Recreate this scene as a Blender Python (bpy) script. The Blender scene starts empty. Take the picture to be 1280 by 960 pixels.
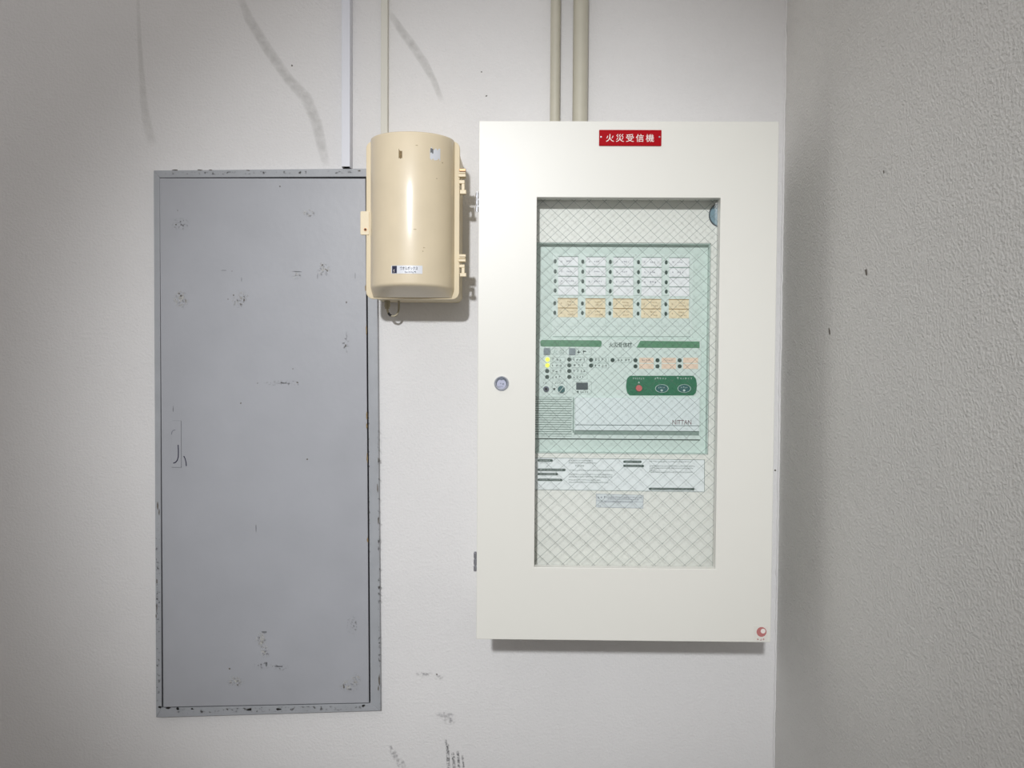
import bpy, bmesh, math, random
from mathutils import Vector
random.seed(7)
S = bpy.context.scene
COL = S.collection

# ------------------------------------------------------------------ camera
FPX = 961.0                                   # focal length in pixels of the 1280 px frame
PITCH, ROLL, YAW = math.radians(1.6263), math.radians(0.3781), math.radians(-0.7069)
CAM = Vector((0.0, -1.65, 1.45))
_cy, _sy = math.cos(YAW), math.sin(YAW)
_R, _F0, _U0 = Vector((_cy, -_sy, 0)), Vector((_sy, _cy, 0)), Vector((0, 0, 1))
F_ = _F0 * math.cos(PITCH) - _U0 * math.sin(PITCH)
_U = _U0 * math.cos(PITCH) + _F0 * math.sin(PITCH)
R_ = _R * math.cos(ROLL) + _U * math.sin(ROLL)
U_ = -_R * math.sin(ROLL) + _U * math.cos(ROLL)
cd = bpy.data.cameras.new('camera'); cam = bpy.data.objects.new('camera', cd); COL.objects.link(cam)
cd.sensor_fit = 'HORIZONTAL'; cd.sensor_width = 36.0; cd.lens = FPX / 1280 * 36.0; cd.clip_start = 0.02
from mathutils import Matrix
cam.matrix_world = Matrix(((R_.x, U_.x, -F_.x, CAM.x), (R_.y, U_.y, -F_.y, CAM.y), (R_.z, U_.z, -F_.z, CAM.z), (0, 0, 0, 1)))
S.camera = cam

# ------------------------------------------------------------------ light
S.view_settings.view_transform = 'Standard'; S.view_settings.look = 'None'
S.view_settings.gamma = 1.0; S.view_settings.use_curve_mapping = False
S.view_settings.exposure = 0.0
w = bpy.data.worlds.new('world'); S.world = w; w.use_nodes = True
w.node_tree.nodes['Background'].inputs[0].default_value = (1.0, 0.96, 0.935, 1)
w.node_tree.nodes['Background'].inputs[1].default_value = 0.63
ld = bpy.data.lights.new('ceiling_spot', 'SPOT'); lo = bpy.data.objects.new('ceiling_spot', ld); COL.objects.link(lo)
lo.location = (-0.42, -3.5, 2.53)
_t = Vector((-0.03, 0.0, 1.27)) - lo.location
lo.rotation_euler = _t.to_track_quat('-Z', 'Y').to_euler()
ld.energy = 342; ld.spot_size = math.radians(37); ld.spot_blend = 1.0; ld.shadow_soft_size = 0.07
ld.color = (0.97, 0.985, 1.0)

# ------------------------------------------------------------------ helpers
def at(px, py, y):
    """pixel -> (X, Z) on the upright plane at depth y"""
    d = F_ * FPX + R_ * (px - 640) - U_ * (py - 480)
    t = (y - CAM.y) / d.y
    p = CAM + d * t
    return p.x, p.z
def rect(px0, py0, px1, py1, y):
    mx, my = (px0 + px1) / 2, (py0 + py1) / 2
    return at(px0, my, y)[0], at(px1, my, y)[0], at(mx, py1, y)[1], at(mx, py0, y)[1]   # x0,x1,z0,z1
def lin(c):
    return tuple((v / 255 / 12.92 if v <= 10.3 else ((v / 255 + 0.055) / 1.055) ** 2.4) for v in c) + (1,)
MATS = {}
def mat(name, rgb, rough=0.5, metal=0.0, spec=0.5, var=0.0, vscale=8.0, bump=0.0, bscale=200.0, coat=0.0, coatr=0.1, emit=0.0, bdist=0.001, bdetail=3.0):
    if name in MATS: return MATS[name]
    m = bpy.data.materials.new(name); m.use_nodes = True; nt = m.node_tree; b = nt.nodes['Principled BSDF']
    c = lin(rgb)
    b.inputs['Base Color'].default_value = c; b.inputs['Roughness'].default_value = rough
    b.inputs['Metallic'].default_value = metal; b.inputs['Specular IOR Level'].default_value = spec
    if coat: b.inputs['Coat Weight'].default_value = coat; b.inputs['Coat Roughness'].default_value = coatr
    if emit:
        b.inputs['Emission Color'].default_value = c; b.inputs['Emission Strength'].default_value = emit
    tc = nt.nodes.new('ShaderNodeNewGeometry')
    if var:
        n = nt.nodes.new('ShaderNodeTexNoise'); n.inputs['Scale'].default_value = vscale; n.inputs['Detail'].default_value = 5
        nt.links.new(tc.outputs['Position'], n.inputs['Vector'])
        r = nt.nodes.new('ShaderNodeValToRGB')
        r.color_ramp.elements[0].position = 0.3; r.color_ramp.elements[1].position = 0.7
        r.color_ramp.elements[0].color = tuple(v * (1 - var) for v in c[:3]) + (1,)
        r.color_ramp.elements[1].color = tuple(min(1, v * (1 + var)) for v in c[:3]) + (1,)
        nt.links.new(n.outputs['Fac'], r.inputs['Fac']); nt.links.new(r.outputs['Color'], b.inputs['Base Color'])
    if bump:
        n = nt.nodes.new('ShaderNodeTexNoise'); n.inputs['Scale'].default_value = bscale; n.inputs['Detail'].default_value = bdetail
        nt.links.new(tc.outputs['Position'], n.inputs['Vector'])
        bp = nt.nodes.new('ShaderNodeBump'); bp.inputs['Strength'].default_value = bump; bp.inputs['Distance'].default_value = bdist
        nt.links.new(n.outputs['Fac'], bp.inputs['Height']); nt.links.new(bp.outputs['Normal'], b.inputs['Normal'])
    MATS[name] = m; return m
def smudge(name, rgb, strength, scale=60.0, lo_=0.35, hi=0.65, blot=False):
    """patchy mark: UV v runs across (-1..1), soft at both edges"""
    if name in MATS: return MATS[name]
    m = bpy.data.materials.new(name); m.use_nodes = True; nt = m.node_tree; b = nt.nodes['Principled BSDF']; N = nt.nodes.new; L = nt.links.new
    b.inputs['Base Color'].default_value = lin(rgb); b.inputs['Roughness'].default_value = 0.8; b.inputs['Specular IOR Level'].default_value = 0.1
    g = N('ShaderNodeNewGeometry'); n = N('ShaderNodeTexNoise'); n.inputs['Scale'].default_value = scale; n.inputs['Detail'].default_value = 6
    L(g.outputs['Position'], n.inputs['Vector'])
    r = N('ShaderNodeMapRange'); r.inputs[1].default_value = lo_; r.inputs[2].default_value = hi; L(n.outputs['Fac'], r.inputs[0])
    uv = N('ShaderNodeUVMap'); s = N('ShaderNodeSeparateXYZ'); L(uv.outputs['UV'], s.inputs[0])
    def fall(o, p):
        a = N('ShaderNodeMath'); a.operation = 'ABSOLUTE'; L(o, a.inputs[0])
        q = N('ShaderNodeMath'); q.operation = 'POWER'; q.inputs[1].default_value = p; L(a.outputs[0], q.inputs[0])
        z = N('ShaderNodeMath'); z.operation = 'SUBTRACT'; z.use_clamp = True; z.inputs[0].default_value = 1.0; L(q.outputs[0], z.inputs[1]); return z.outputs[0]
    def mul(a_, b_):
        q = N('ShaderNodeMath'); q.operation = 'MULTIPLY'; L(a_, q.inputs[0])
        if isinstance(b_, float): q.inputs[1].default_value = b_
        else: L(b_, q.inputs[1])
        return q.outputs[0]
    al = mul(mul(mul(fall(s.outputs[1], 3.0), fall(s.outputs[0], 6.0)), r.outputs[0]), strength)
    if blot:                                     # rounded blot instead of a stripe
        d = N('ShaderNodeVectorMath'); d.operation = 'DOT_PRODUCT'; L(uv.outputs['UV'], d.inputs[0]); L(uv.outputs['UV'], d.inputs[1])
        z = N('ShaderNodeMath'); z.operation = 'SUBTRACT'; z.use_clamp = True; z.inputs[0].default_value = 1.0; L(d.outputs['Value'], z.inputs[1])
        al = mul(mul(z.outputs[0], r.outputs[0]), strength)
    L(al, b.inputs['Alpha']); MATS[name] = m; return m

ORG = {}
def org(p):
    return ORG.get(p.name, Vector((0, 0, 0))) if p else Vector((0, 0, 0))
def tag(o, label=None, cat=None, group=None, kind=None):
    for k, v in (('label', label), ('category', cat), ('group', group), ('kind', kind)):
        if v: o[k] = v
    return o
def empty(name, loc, **k):
    o = bpy.data.objects.new(name, None); COL.objects.link(o); o.location = loc; o.empty_display_size = 0.05
    ORG[o.name] = Vector(loc); return tag(o, **k)
def link(name, me, parent=None, loc=None, world_mesh=True):
    o = bpy.data.objects.new(name, me); COL.objects.link(o)
    if parent: o.parent = parent
    wo = org(parent)
    if loc is not None: o.location = Vector(loc) - wo
    ORG[o.name] = Vector(loc) if loc is not None else wo
    return o
class MB:
    """collects shapes in world coordinates; build() links them as one mesh object"""
    def __init__(s): s.v = []; s.f = []; s.uv = []
    def add(s, vs, fs):
        n = len(s.v); s.v += [tuple(v) for v in vs]; s.f += [tuple(i + n for i in f) for f in fs]; return s
    def box(s, x0, x1, y0, y1, z0, z1):
        return s.add([(x, y, z) for x in (x0, x1) for y in (y0, y1) for z in (z0, z1)],
                     [(0, 1, 3, 2), (4, 6, 7, 5), (0, 4, 5, 1), (2, 3, 7, 6), (0, 2, 6, 4), (1, 5, 7, 3)])
    def prism(s, pts, y0, y1):
        """pts: (x,z) outline, front face at y0 (nearer the camera), back at y1"""
        n = len(pts)
        s.add([(x, y0, z) for x, z in pts] + [(x, y1, z) for x, z in pts],
              [tuple(range(n)), tuple(range(2 * n - 1, n - 1, -1))] + [(i, n + i, n + (i + 1) % n, (i + 1) % n) for i in range(n)])
        return s
    def disc(s, x, z, r, y0, y1, n=24, rz=None, rt=None):
        rz = rz or r; rt = 1.0 if rt is None else rt
        a = [(math.cos(2 * math.pi * i / n), math.sin(2 * math.pi * i / n)) for i in range(n)]
        s.add([(x + r * rt * c, y0, z + rz * rt * q) for c, q in a] + [(x + r * c, y1, z + rz * q) for c, q in a],
              [tuple(range(n)), tuple(range(2 * n - 1, n - 1, -1))] + [(i, n + i, n + (i + 1) % n, (i + 1) % n) for i in range(n)])
        return s
    def ring(s, x, z, ro, ri, y0, y1, n=28, k=1.0):
        vs = []
        for i in range(n):
            c, q = math.cos(2 * math.pi * i / n), math.sin(2 * math.pi * i / n) * k
            vs += [(x + ro * c, y0, z + ro * q), (x + ri * c, y0, z + ri * q), (x + ro * c, y1, z + ro * q), (x + ri * c, y1, z + ri * q)]
        fs = []
        for i in range(n):
            a, b = 4 * i, 4 * ((i + 1) % n)
            fs += [(a, b, b + 1, a + 1), (a, a + 2, b + 2, b), (a + 1, b + 1, b + 3, a + 3), (a + 2, a + 3, b + 3, b + 2)]
        return s.add(vs, fs)
    def vcyl(s, x, y, z0, z1, r, n=20, r1=None):
        r1 = r1 or r
        a = [(math.cos(2 * math.pi * i / n), math.sin(2 * math.pi * i / n)) for i in range(n)]
        return s.add([(x + r * c, y + r * q, z0) for c, q in a] + [(x + r1 * c, y + r1 * q, z1) for c, q in a],
                     [tuple(range(n - 1, -1, -1)), tuple(range(n, 2 * n))] + [(i, (i + 1) % n, n + (i + 1) % n, n + i) for i in range(n)])
    def tube(s, pts, r, n=8):
        pts = [Vector(p) for p in pts]; vs = []; fs = []
        up = Vector((0, 1, 0))
        for i, p in enumerate(pts):
            d = (pts[min(i + 1, len(pts) - 1)] - pts[max(i - 1, 0)]).normalized()
            u = up if abs(d.dot(up)) < 0.95 else Vector((1, 0, 0))
            a = d.cross(u).normalized(); b = d.cross(a).normalized()
            vs += [p + (a * math.cos(t) + b * math.sin(t)) * r for t in (2 * math.pi * k / n for k in range(n))]
        for i in range(len(pts) - 1):
            for k in range(n):
                fs.append((i * n + k, i * n + (k + 1) % n, (i + 1) * n + (k + 1) % n, (i + 1) * n + k))
        fs += [tuple(range(n)), tuple(range(len(pts) * n - 1, len(pts) * n - n - 1, -1))]
        return s.add(vs, fs)
    def mesh(s, name, m, o=Vector((0, 0, 0)), smooth=False, bevel=0.0):
        me = bpy.data.meshes.new(name)
        me.from_pydata([(v[0] - o[0], v[1] - o[1], v[2] - o[2]) for v in s.v], [], s.f)
        bm = bmesh.new(); bm.from_mesh(me)
        bmesh.ops.recalc_face_normals(bm, faces=bm.faces)
        if bevel:
            bmesh.ops.bevel(bm, geom=[e for e in bm.edges if e.is_manifold and e.calc_face_angle(0) > 0.6], offset=bevel, segments=2, profile=0.5, affect='EDGES')
        if smooth:
            for f in bm.faces: f.smooth = True
            for e in bm.edges:
                if e.is_manifold and e.calc_face_angle(0) > 0.7: e.smooth = False
        bm.to_mesh(me); bm.free()
        me.materials.append(m); me.update(); return me
    def build(s, name, m, parent=None, **k):
        return link(name, s.mesh(name, m, org(parent), **k), parent)
def rrect(x0, x1, z0, z1, r, n=5):
    p = []
    for cx, cz, a0 in ((x1 - r, z1 - r, 0), (x0 + r, z1 - r, 90), (x0 + r, z0 + r, 180), (x1 - r, z0 + r, 270)):
        p += [(cx + r * math.cos(math.radians(a0 + 90 * i / n)), cz + r * math.sin(math.radians(a0 + 90 * i / n))) for i in range(n + 1)]
    return p
def text_mesh(name, body, x0, x1, z0, z1, y, m, parent, space=1.0, thick=0.0003, fat=0.0, fitw=True):
    """lettering fitted to a rectangle on the plane y"""
    cu = bpy.data.curves.new(name, 'FONT'); cu.body = body; cu.size = 1.0; cu.space_character = space; cu.extrude = 0.001; cu.offset = fat; cu.resolution_u = 3
    to = bpy.data.objects.new(name, cu); COL.objects.link(to)
    bpy.context.view_layer.update()
    me = bpy.data.meshes.new_from_object(to.evaluated_get(bpy.context.evaluated_depsgraph_get()))
    bpy.data.objects.remove(to)
    xs = [v.co.x for v in me.vertices]; ys = [v.co.y for v in me.vertices]
    ax, bx, ay, by = min(xs), max(xs), min(ys), max(ys)
    o = org(parent)
    for v in me.vertices:
        v.co = Vector((x0 + (v.co.x - ax) / (bx - ax) * (x1 - x0), y - (thick if v.co.z > 0 else 0), z0 + (v.co.y - ay) / (by - ay) * (z1 - z0))) - o
    me.materials.clear(); me.materials.append(m)
    return link(name, me, parent)
def strokes(mb, x0, x1, zc, h, y, rnd=random, gap=0.35, t=0.00022):
    """a line of print too small to read: short uneven strokes"""
    x = x0
    while x < x1:
        wd = h * rnd.uniform(0.5, 0.95)
        if x + wd > x1: break
        for k in range(2):
            zz = zc + h * rnd.uniform(-0.4, 0.4)
            mb.box(x + wd * rnd.uniform(0, .2), x + wd * rnd.uniform(.7, 1), y - t, y, zz - h * .08, zz + h * .08)
        xx = x + wd * rnd.uniform(.2, .8); mb.box(xx - h * .07, xx + h * .07, y - t, y, zc - h * rnd.uniform(.3, .5), zc + h * rnd.uniform(.3, .5))
        x += wd + h * gap * rnd.uniform(.4, 1.6)
    return mb
def ribbon(name, pts, widths, y, m, parent):
    """soft mark lying on a wall; pts are (x,z)"""
    me = bpy.data.meshes.new(name); n = len(pts); vs = []; fs = []; o = org(parent)
    P = [Vector((p[0], 0, p[1])) for p in pts]
    for i in range(n):
        d = (P[min(i + 1, n - 1)] - P[max(i - 1, 0)]).normalized(); a = Vector((-d.z, 0, d.x)) * widths[i] / 2
        for k in (-1, 0, 1): q = P[i] + a * k; vs.append((q.x - o.x, y - o.y, q.z - o.z))
    for i in range(n - 1):
        for k in (0, 1): a = 3 * i + k; fs.append((a, a + 1, a + 4, a + 3))
    me.from_pydata(vs, [], fs); uv = me.uv_layers.new(name='UVMap')
    for l in me.loops:
        i, k = divmod(l.vertex_index, 3); uv.data[l.index].uv = (2 * i / (n - 1) - 1, k - 1)
    me.materials.append(m); return link(name, me, parent)
def flake(name, x, z, rx, rz, y, m, parent, t=0.0003, n=9):
    pts = []
    for i in range(n):
        a = 2 * math.pi * i / n; k = random.uniform(0.6, 1.15); pts.append((x + rx * k * math.cos(a), z + rz * k * math.sin(a)))
    return MB().prism(pts, y - t, y).build(name, m, parent)

# ------------------------------------------------------------------ materials
def plaster(name, rgb, scale, strength, dist, spec=0.25):
    m = mat(name, rgb, rough=0.75, spec=spec, var=0.025, vscale=3.0)
    nt = m.node_tree; N = nt.nodes.new; L = nt.links.new; b = nt.nodes['Principled BSDF']
    g = N('ShaderNodeNewGeometry'); a = N('ShaderNodeTexNoise'); a.inputs['Scale'].default_value = scale; a.inputs['Detail'].default_value = 4; a.inputs['Roughness'].default_value = 0.55
    c = N('ShaderNodeTexNoise'); c.inputs['Scale'].default_value = scale * 0.3; c.inputs['Detail'].default_value = 2
    L(g.outputs['Position'], a.inputs['Vector']); L(g.outputs['Position'], c.inputs['Vector'])
    r = N('ShaderNodeMapRange'); r.inputs[1].default_value = 0.38; r.inputs[2].default_value = 0.66; L(a.outputs['Fac'], r.inputs[0])
    q = N('ShaderNodeMath'); q.operation = 'MULTIPLY'; L(r.outputs[0], q.inputs[0]); L(c.outputs['Fac'], q.inputs[1])
    bp = N('ShaderNodeBump'); bp.inputs['Strength'].default_value = strength; bp.inputs['Distance'].default_value = dist
    L(q.outputs[0], bp.inputs['Height']); L(bp.outputs['Normal'], b.inputs['Normal']); return m
M_wall = plaster("painted_plaster", (230, 229, 229), 190, 0.36, 0.0022)
M_wallr = plaster('rough_stucco', (224, 223, 220), 215, 0.6, 0.0030)
M_floor = mat('floor_vinyl', (120, 118, 112), 0.6, var=0.05)
M_hatch = mat('grey_gloss_paint', (170, 172, 178), 0.42, var=0.035, vscale=9, bump=0.25, bscale=70, bdist=0.001)
M_frame = mat('grey_frame_paint', (165, 168, 173), 0.45, var=0.05, vscale=20, bump=0.25, bscale=120)
M_dark = mat('dark_gap', (26, 25, 25), 0.8)
M_chip = mat('bare_rust', (104, 99, 92), 0.8, var=0.2, vscale=300)
M_chip2 = mat('ochre_primer', (138, 118, 84), 0.8, var=0.2, vscale=300)
M_pale = mat('pale_filler', (190, 190, 187), 0.7, var=0.12, vscale=300)
M_pen = mat('ink', (34, 30, 60), 0.5)
M_scr = mat('grey_scratch', (118, 120, 124), 0.6)
M_cab = mat('cream_enamel', (231, 230, 223), 0.38, var=0.006, vscale=3, bump=0.04, bscale=500, bdist=0.0005)
M_cabin = mat('cabinet_inner_enamel', (247, 246, 240), 0.5)
M_beige = mat('beige_plastic', (229, 214, 185), 0.42, var=0.03, vscale=18, coat=0.55, coatr=0.16, bump=0.05, bscale=60)
M_beige2 = mat('beige_base_plastic', (233, 218, 187), 0.45, var=0.02)
M_bronze = mat('bronze_pin', (150, 108, 72), 0.35, metal=0.4)
M_race = mat('white_raceway', (222, 224, 232), 0.45)
M_race2 = mat('painted_raceway', (218, 216, 206), 0.6, var=0.02)
M_joint = mat('dark_joint', (128, 126, 122), 0.8, var=0.25, vscale=90)
M_pipe = mat('painted_conduit', (196, 192, 176), 0.5, var=0.03, vscale=25)
M_red = mat('red_plate', (172, 3, 20), 0.5, spec=0.08)
M_white = mat('white_lettering', (240, 232, 226), 0.5)
M_steel = mat('chromed_steel', (190, 192, 200), 0.28, metal=0.9)
M_steeld = mat('dark_steel', (96, 102, 112), 0.35, metal=0.7)
M_rcv = mat('pale_green_enamel', (217, 230, 224), 0.5, var=0.01)
M_rcv2 = mat('pale_green_plastic', (224, 236, 231), 0.45, var=0.01)
M_flap = mat('pale_grey_green_plastic', (236, 244, 245), 0.4)
M_line = mat('panel_line', (146, 164, 156), 0.6)
M_card = mat('white_card', (252, 252, 255), 0.6)
M_ocard = mat('orange_card', (250, 232, 198), 0.6)
M_pcard = mat('peach_card', (250, 222, 200), 0.6)
M_ink = mat('grey_print', (108, 110, 128), 0.7)
M_oink = mat('brown_print', (170, 140, 88), 0.7)
M_gink = mat('green_black_print', (72, 92, 84), 0.7)
M_green = mat('green_print', (92, 146, 112), 0.45)
M_green2 = mat('deep_green_panel', (40, 118, 84), 0.4)
M_green3 = mat('teal_button', (48, 104, 104), 0.35)
M_led = mat('dark_led', (62, 84, 76), 0.3)
M_yel = mat('yellow_lit_led', (246, 250, 70), 0.4, emit=0.9)
M_pink = mat('pink_button', (214, 112, 112), 0.4)
M_lcd = mat('dark_display', (80, 92, 96), 0.25)
M_lamp = mat('grey_lamp_window', (140, 152, 158), 0.35)
M_paper = mat('white_paper', (248, 252, 253), 0.6)
M_blab = mat('pale_blue_label', (230, 235, 238), 0.5)
M_blue = mat('blue_grey_lens', (136, 164, 178), 0.25)
M_rim = mat('dark_blue_rim', (44, 58, 70), 0.4)
M_wire = mat('glass_wire', (120, 132, 128), 0.4, metal=0.6)
M_slab = mat('silver_label', (226, 229, 236), 0.35)
M_navy = mat('navy_print', (34, 38, 66), 0.5)
M_mark = mat('red_print', (188, 118, 116), 0.6)
M_clear = mat('clear_sticker', (228, 226, 219), 0.3)
M_nick = mat('dull_nick', (186, 168, 136), 0.7)
M_cable = mat('grey_cable', (168, 160, 138), 0.5)
# wired glass: a clear pane that mirrors by angle and lets light straight through
M_glass = bpy.data.materials.new('wired_glass'); M_glass.use_nodes = True
nt = M_glass.node_tree; nt.nodes.remove(nt.nodes['Principled BSDF'])
tr = nt.nodes.new('ShaderNodeBsdfTransparent'); tr.inputs[0].default_value = (0.985, 0.994, 0.990, 1)
gl = nt.nodes.new('ShaderNodeBsdfGlossy'); gl.inputs['Roughness'].default_value = 0.02
fr = nt.nodes.new('ShaderNodeFresnel'); fr.inputs[0].default_value = 1.5
mx = nt.nodes.new('ShaderNodeMixShader')
nt.links.new(fr.outputs[0], mx.inputs[0]); nt.links.new(tr.outputs[0], mx.inputs[1]); nt.links.new(gl.outputs[0], mx.inputs[2])
nt.links.new(mx.outputs[0], nt.nodes['Material Output'].inputs[0])

# ------------------------------------------------------------------ the room
XC, ZT = 0.5538, 3.20                      # corner with the right wall, top of the walls
wb = MB().box(-2.12, XC + 0.12, 0.0, 0.12, 0, ZT).build('wall_back', M_wall); tag(wb, 'off-white painted plaster wall behind the cabinet and the hatch', kind='structure')
wr = MB().box(XC, XC + 0.12, -5.2, 0.0, 0, ZT).build('wall_right', M_wallr); tag(wr, 'shaded rough stucco wall at the right', kind='structure')
wl = MB().box(-2.12, -2.0, -5.2, 0.0, 0, ZT).build('wall_left_blocker', M_wall); tag(wl, 'unseen off-white plaster wall added at the left to block grazing light', kind='structure')  # unseen wall, added to block ambient light grazing along the back wall
fl = MB().box(-2.12, XC + 0.12, -5.2, 0.12, -0.1, 0.0).build('floor', M_floor); tag(fl, 'plain grey floor below the wall', kind='structure')
# uneven plaster bead running down the corner
mb = MB(); pts = []
z = 0.02
while z < ZT - 0.02:
    pts.append((XC - 0.001 + random.uniform(-0.0012, 0.0012), -0.001 + random.uniform(-0.0012, 0.0008), z)); z += random.uniform(0.008, 0.02)
mb.tube(pts, 0.0026, 7)
tb = mb.build('trim_1', M_wall, smooth=True); tag(tb, 'uneven plaster bead down the corner of the two walls', kind='structure')

# marks on the walls
def wribbon(name, pp, ww, m): return ribbon(name, [at(x, y, 0) for x, y in pp], [v / 582 for v in ww], -0.0006, m, wb)
ST = smudge('tape_residue', (186, 184, 178), 0.2, 60, 0.0, 0.75)
ST2 = smudge('tape_residue_dark', (170, 169, 164), 0.30, 70, 0.05, 0.75)
SC = smudge('black_scuff', (70, 70, 76), 0.75, 300, 0.40, 0.66)
SF = smudge('faint_scuff', (100, 100, 108), 0.5, 150, 0.42, 0.70, True)
wribbon('tape_residue', [(172, -10), (174, 40), (177, 90), (180, 130), (185, 160), (192, 184)], [5, 6, 8, 11, 13, 15], ST)
wribbon('tape_residue', [(296, -12), (312, 25), (335, 62), (360, 98), (384, 124), (396, 155), (402, 182), (409, 210)], [9, 13, 14, 14, 16, 15, 14, 10], ST2)
wribbon('tape_residue', [(486, 14), (500, 36), (515, 56), (530, 78), (542, 100), (553, 128)], [7, 11, 12, 12, 9, 8], ST2)
for x, y, h, wd in ((487, 940, 22, 6), (493, 948, 26, 7), (500, 955, 16, 8)): wribbon('scuff_mark', [(x, y - h / 2), (x + 3, y), (x + 7, y + h / 2)], [wd] * 3, SF)
for x, y, h, wd in ((559, 946, 34, 5), (566, 950, 22, 5), (572, 950, 24, 4), (578, 952, 18, 3), (557, 930, 12, 3)): wribbon('scuff_mark', [(x, y - h / 2), (x + 1, y), (x + 2, y + h / 2)], [wd] * 3, SC)
for x, y, wd, h in ((556, 893, 26, 9), (548, 846, 14, 7), (562, 900, 18, 12), (530, 842, 24, 6)): wribbon('scuff_mark', [(x - wd / 2, y), (x, y + 1), (x + wd / 2, y)], [h] * 3, SF)
for x, y, r in ((546, 843, 1.2), (365, 82, 1.2), (602, 90, 1), (608, 120, 1.2), (969, 588, 1.2), (963, 587, 1)):
    X, Z = at(x, y, 0); flake('speck', X, Z, r / 582, r / 582, 0.0, M_chip, wb)
# flecks and dents on the rough right wall (positions along its depth, height)
def on_right(px, py):
    d = F_ * FPX + R_ * (px - 640) - U_ * (py - 480); t = (XC - CAM.x) / d.x; p = CAM + d * t; return p.y, p.z
for px, py, a, b in ((1083, 340, 0.004, 0.006), (1037, 414, 0.003, 0.008), (1105, 215, 0.002, 0.003)):
    yy, zz = on_right(px, py); pts = []
    for i in range(8):
        q = 2 * math.pi * i / 8; k = random.uniform(.6, 1.1); pts.append((yy + a * k * math.cos(q) + 0.4 * b * math.sin(q), zz + b * k * math.sin(q)))
    mb = MB(); n = len(pts)
    mb.add([(XC - 0.0006, p[0], p[1]) for p in pts] + [(XC, p[0], p[1]) for p in pts], [tuple(range(n)), tuple(range(2 * n - 1, n - 1, -1))] + [(i, n + i, n + (i + 1) % n, (i + 1) % n) for i in range(n)])
    mb.build('fleck', M_chip, wr)

# ------------------------------------------------------------------ grey steel hatch
hat = empty('door_1', (-0.5, 0, at(330, 892, 0)[1]), label='scuffed grey-painted steel hatch with its frame in the plaster wall', kind='structure')
YH = -0.014
O4 = [at(192, 213, YH), at(470.5, 210.5, YH), at(475.5, 888.5, YH), at(195, 897, YH)]
I4 = [at(199.5, 222, YH), at(458.5, 220.8, YH), at(463, 879.5, YH), at(202, 885, YH)]
names = []
for i in range(4):
    j = (i + 1) % 4
    MB().prism([O4[i], O4[j], I4[j], I4[i]], YH, 0.0).build('frame_bar', M_frame, hat, bevel=0.0008)
L4 = [at(199.6, 222.7, YH), at(456.8, 223.2, YH), at(461.2, 878.4, YH), at(204.2, 883.8, YH)]
leaf = MB().prism(L4, YH - 0.0005, -0.0015).build('leaf', M_hatch, hat, bevel=0.0009)
MB().prism(I4, -0.0012, 0.0).build('gap_lining', M_dark, hat)
YL = YH - 0.0005
def lf(n, x, y, rx, rz, m, par=leaf, yy=YL): X, Z = at(x, y, yy); return flake(n, X, Z, rx * .8 / 587, rz * .8 / 587, yy, m, par)
for a in ((312, 887, 4, 2.2), (349, 886.5, 5, 2.0), (210, 885, 5, 1.6), (222, 886, 2.5, 2.6), (240, 886, 3, 1.5), (454, 882, 3, 2.2), (200, 884, 3, 2)): lf('paint_chip', *a, M_dark, hat, YH)
for a in ((197, 632, 1.6, 7), (199, 640, 1.2, 5), (196, 727, 1.2, 4), (196, 760, 1.0, 8), (195, 770, 1, 4), (472, 610, 1.3, 8), (473, 575, 1, 5), (474, 850, 1.6, 9), (473, 860, 1.2, 5), (473, 650, 1, 8), (219, 212.5, 5, 1.2), (250, 212.5, 4, 1), (263, 212.5, 3, .8), (310, 213, 4, .8), (449, 213.5, 3, 1.2)): lf('paint_chip', *a, M_chip, hat, YH)
for a in ((458.5, 520, 1.2, 8), (458.5, 533, 1.4, 5), (459, 572, 1.2, 9), (458, 412, .9, 8), (459.5, 675, 1.1, 4), (457, 360, 1, 6)): lf('paint_chip', *a, M_chip2, leaf)
WD = smudge('dark_paint_wear', (70, 68, 64), 0.6, 200, 0.53, 0.66, True)
WP = smudge('pale_paint_wear', (214, 213, 207), 0.7, 170, 0.48, 0.62, True)
WE = smudge('edge_paint_wear', (70, 68, 64), 0.75, 130, 0.55, 0.66)
def wear(name, x, y, rx, rz, m, yy=YL, par=None):
    ribbon(name, [at(x - rx, y, yy), at(x, y, yy), at(x + rx, y, yy)], [2 * rz / 587] * 3, yy - .0006, m, par or leaf)
for x, y, rx, rz in ((297.5, 377, 8, 7), (304, 370, 7, 7), (370, 344, 8, 4), (386, 266, 8, 5), (326, 800, 7, 11), (331, 814, 6, 9), (294, 851, 12, 7), (436, 857, 13, 8), (445, 848, 6, 9), (404, 336, 9, 9), (226, 374, 10, 12)):
    wear('filler_patch', x, y, rx, rz, WP); wear('paint_wear', x + 1, y + 1.5, rx * .95, rz, WD)
for x, y, rx, rz in ((330, 832, 14, 6), (350, 834, 12, 5), (355, 479, 26, 4), (226, 280, 12, 8), (432, 430, 5, 14), (440, 780, 8, 14)): wear('paint_wear', x, y, rx, rz, WD)
for x0_, y0_, x1_, y1_, w_ in ((197, 640, 198.5, 885, 6), (473.4, 520, 475, 885, 4), (205, 889, 470, 884, 7), (200, 217, 455, 215, 4), (460, 500, 462, 700, 3)):
    ribbon('paint_wear', [at(x0_ + (x1_ - x0_) * t_ / 6, y0_ + (y1_ - y0_) * t_ / 6, YH) for t_ in range(7)], [w_ / 587] * 7, YH - .0011, WE, hat)
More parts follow.
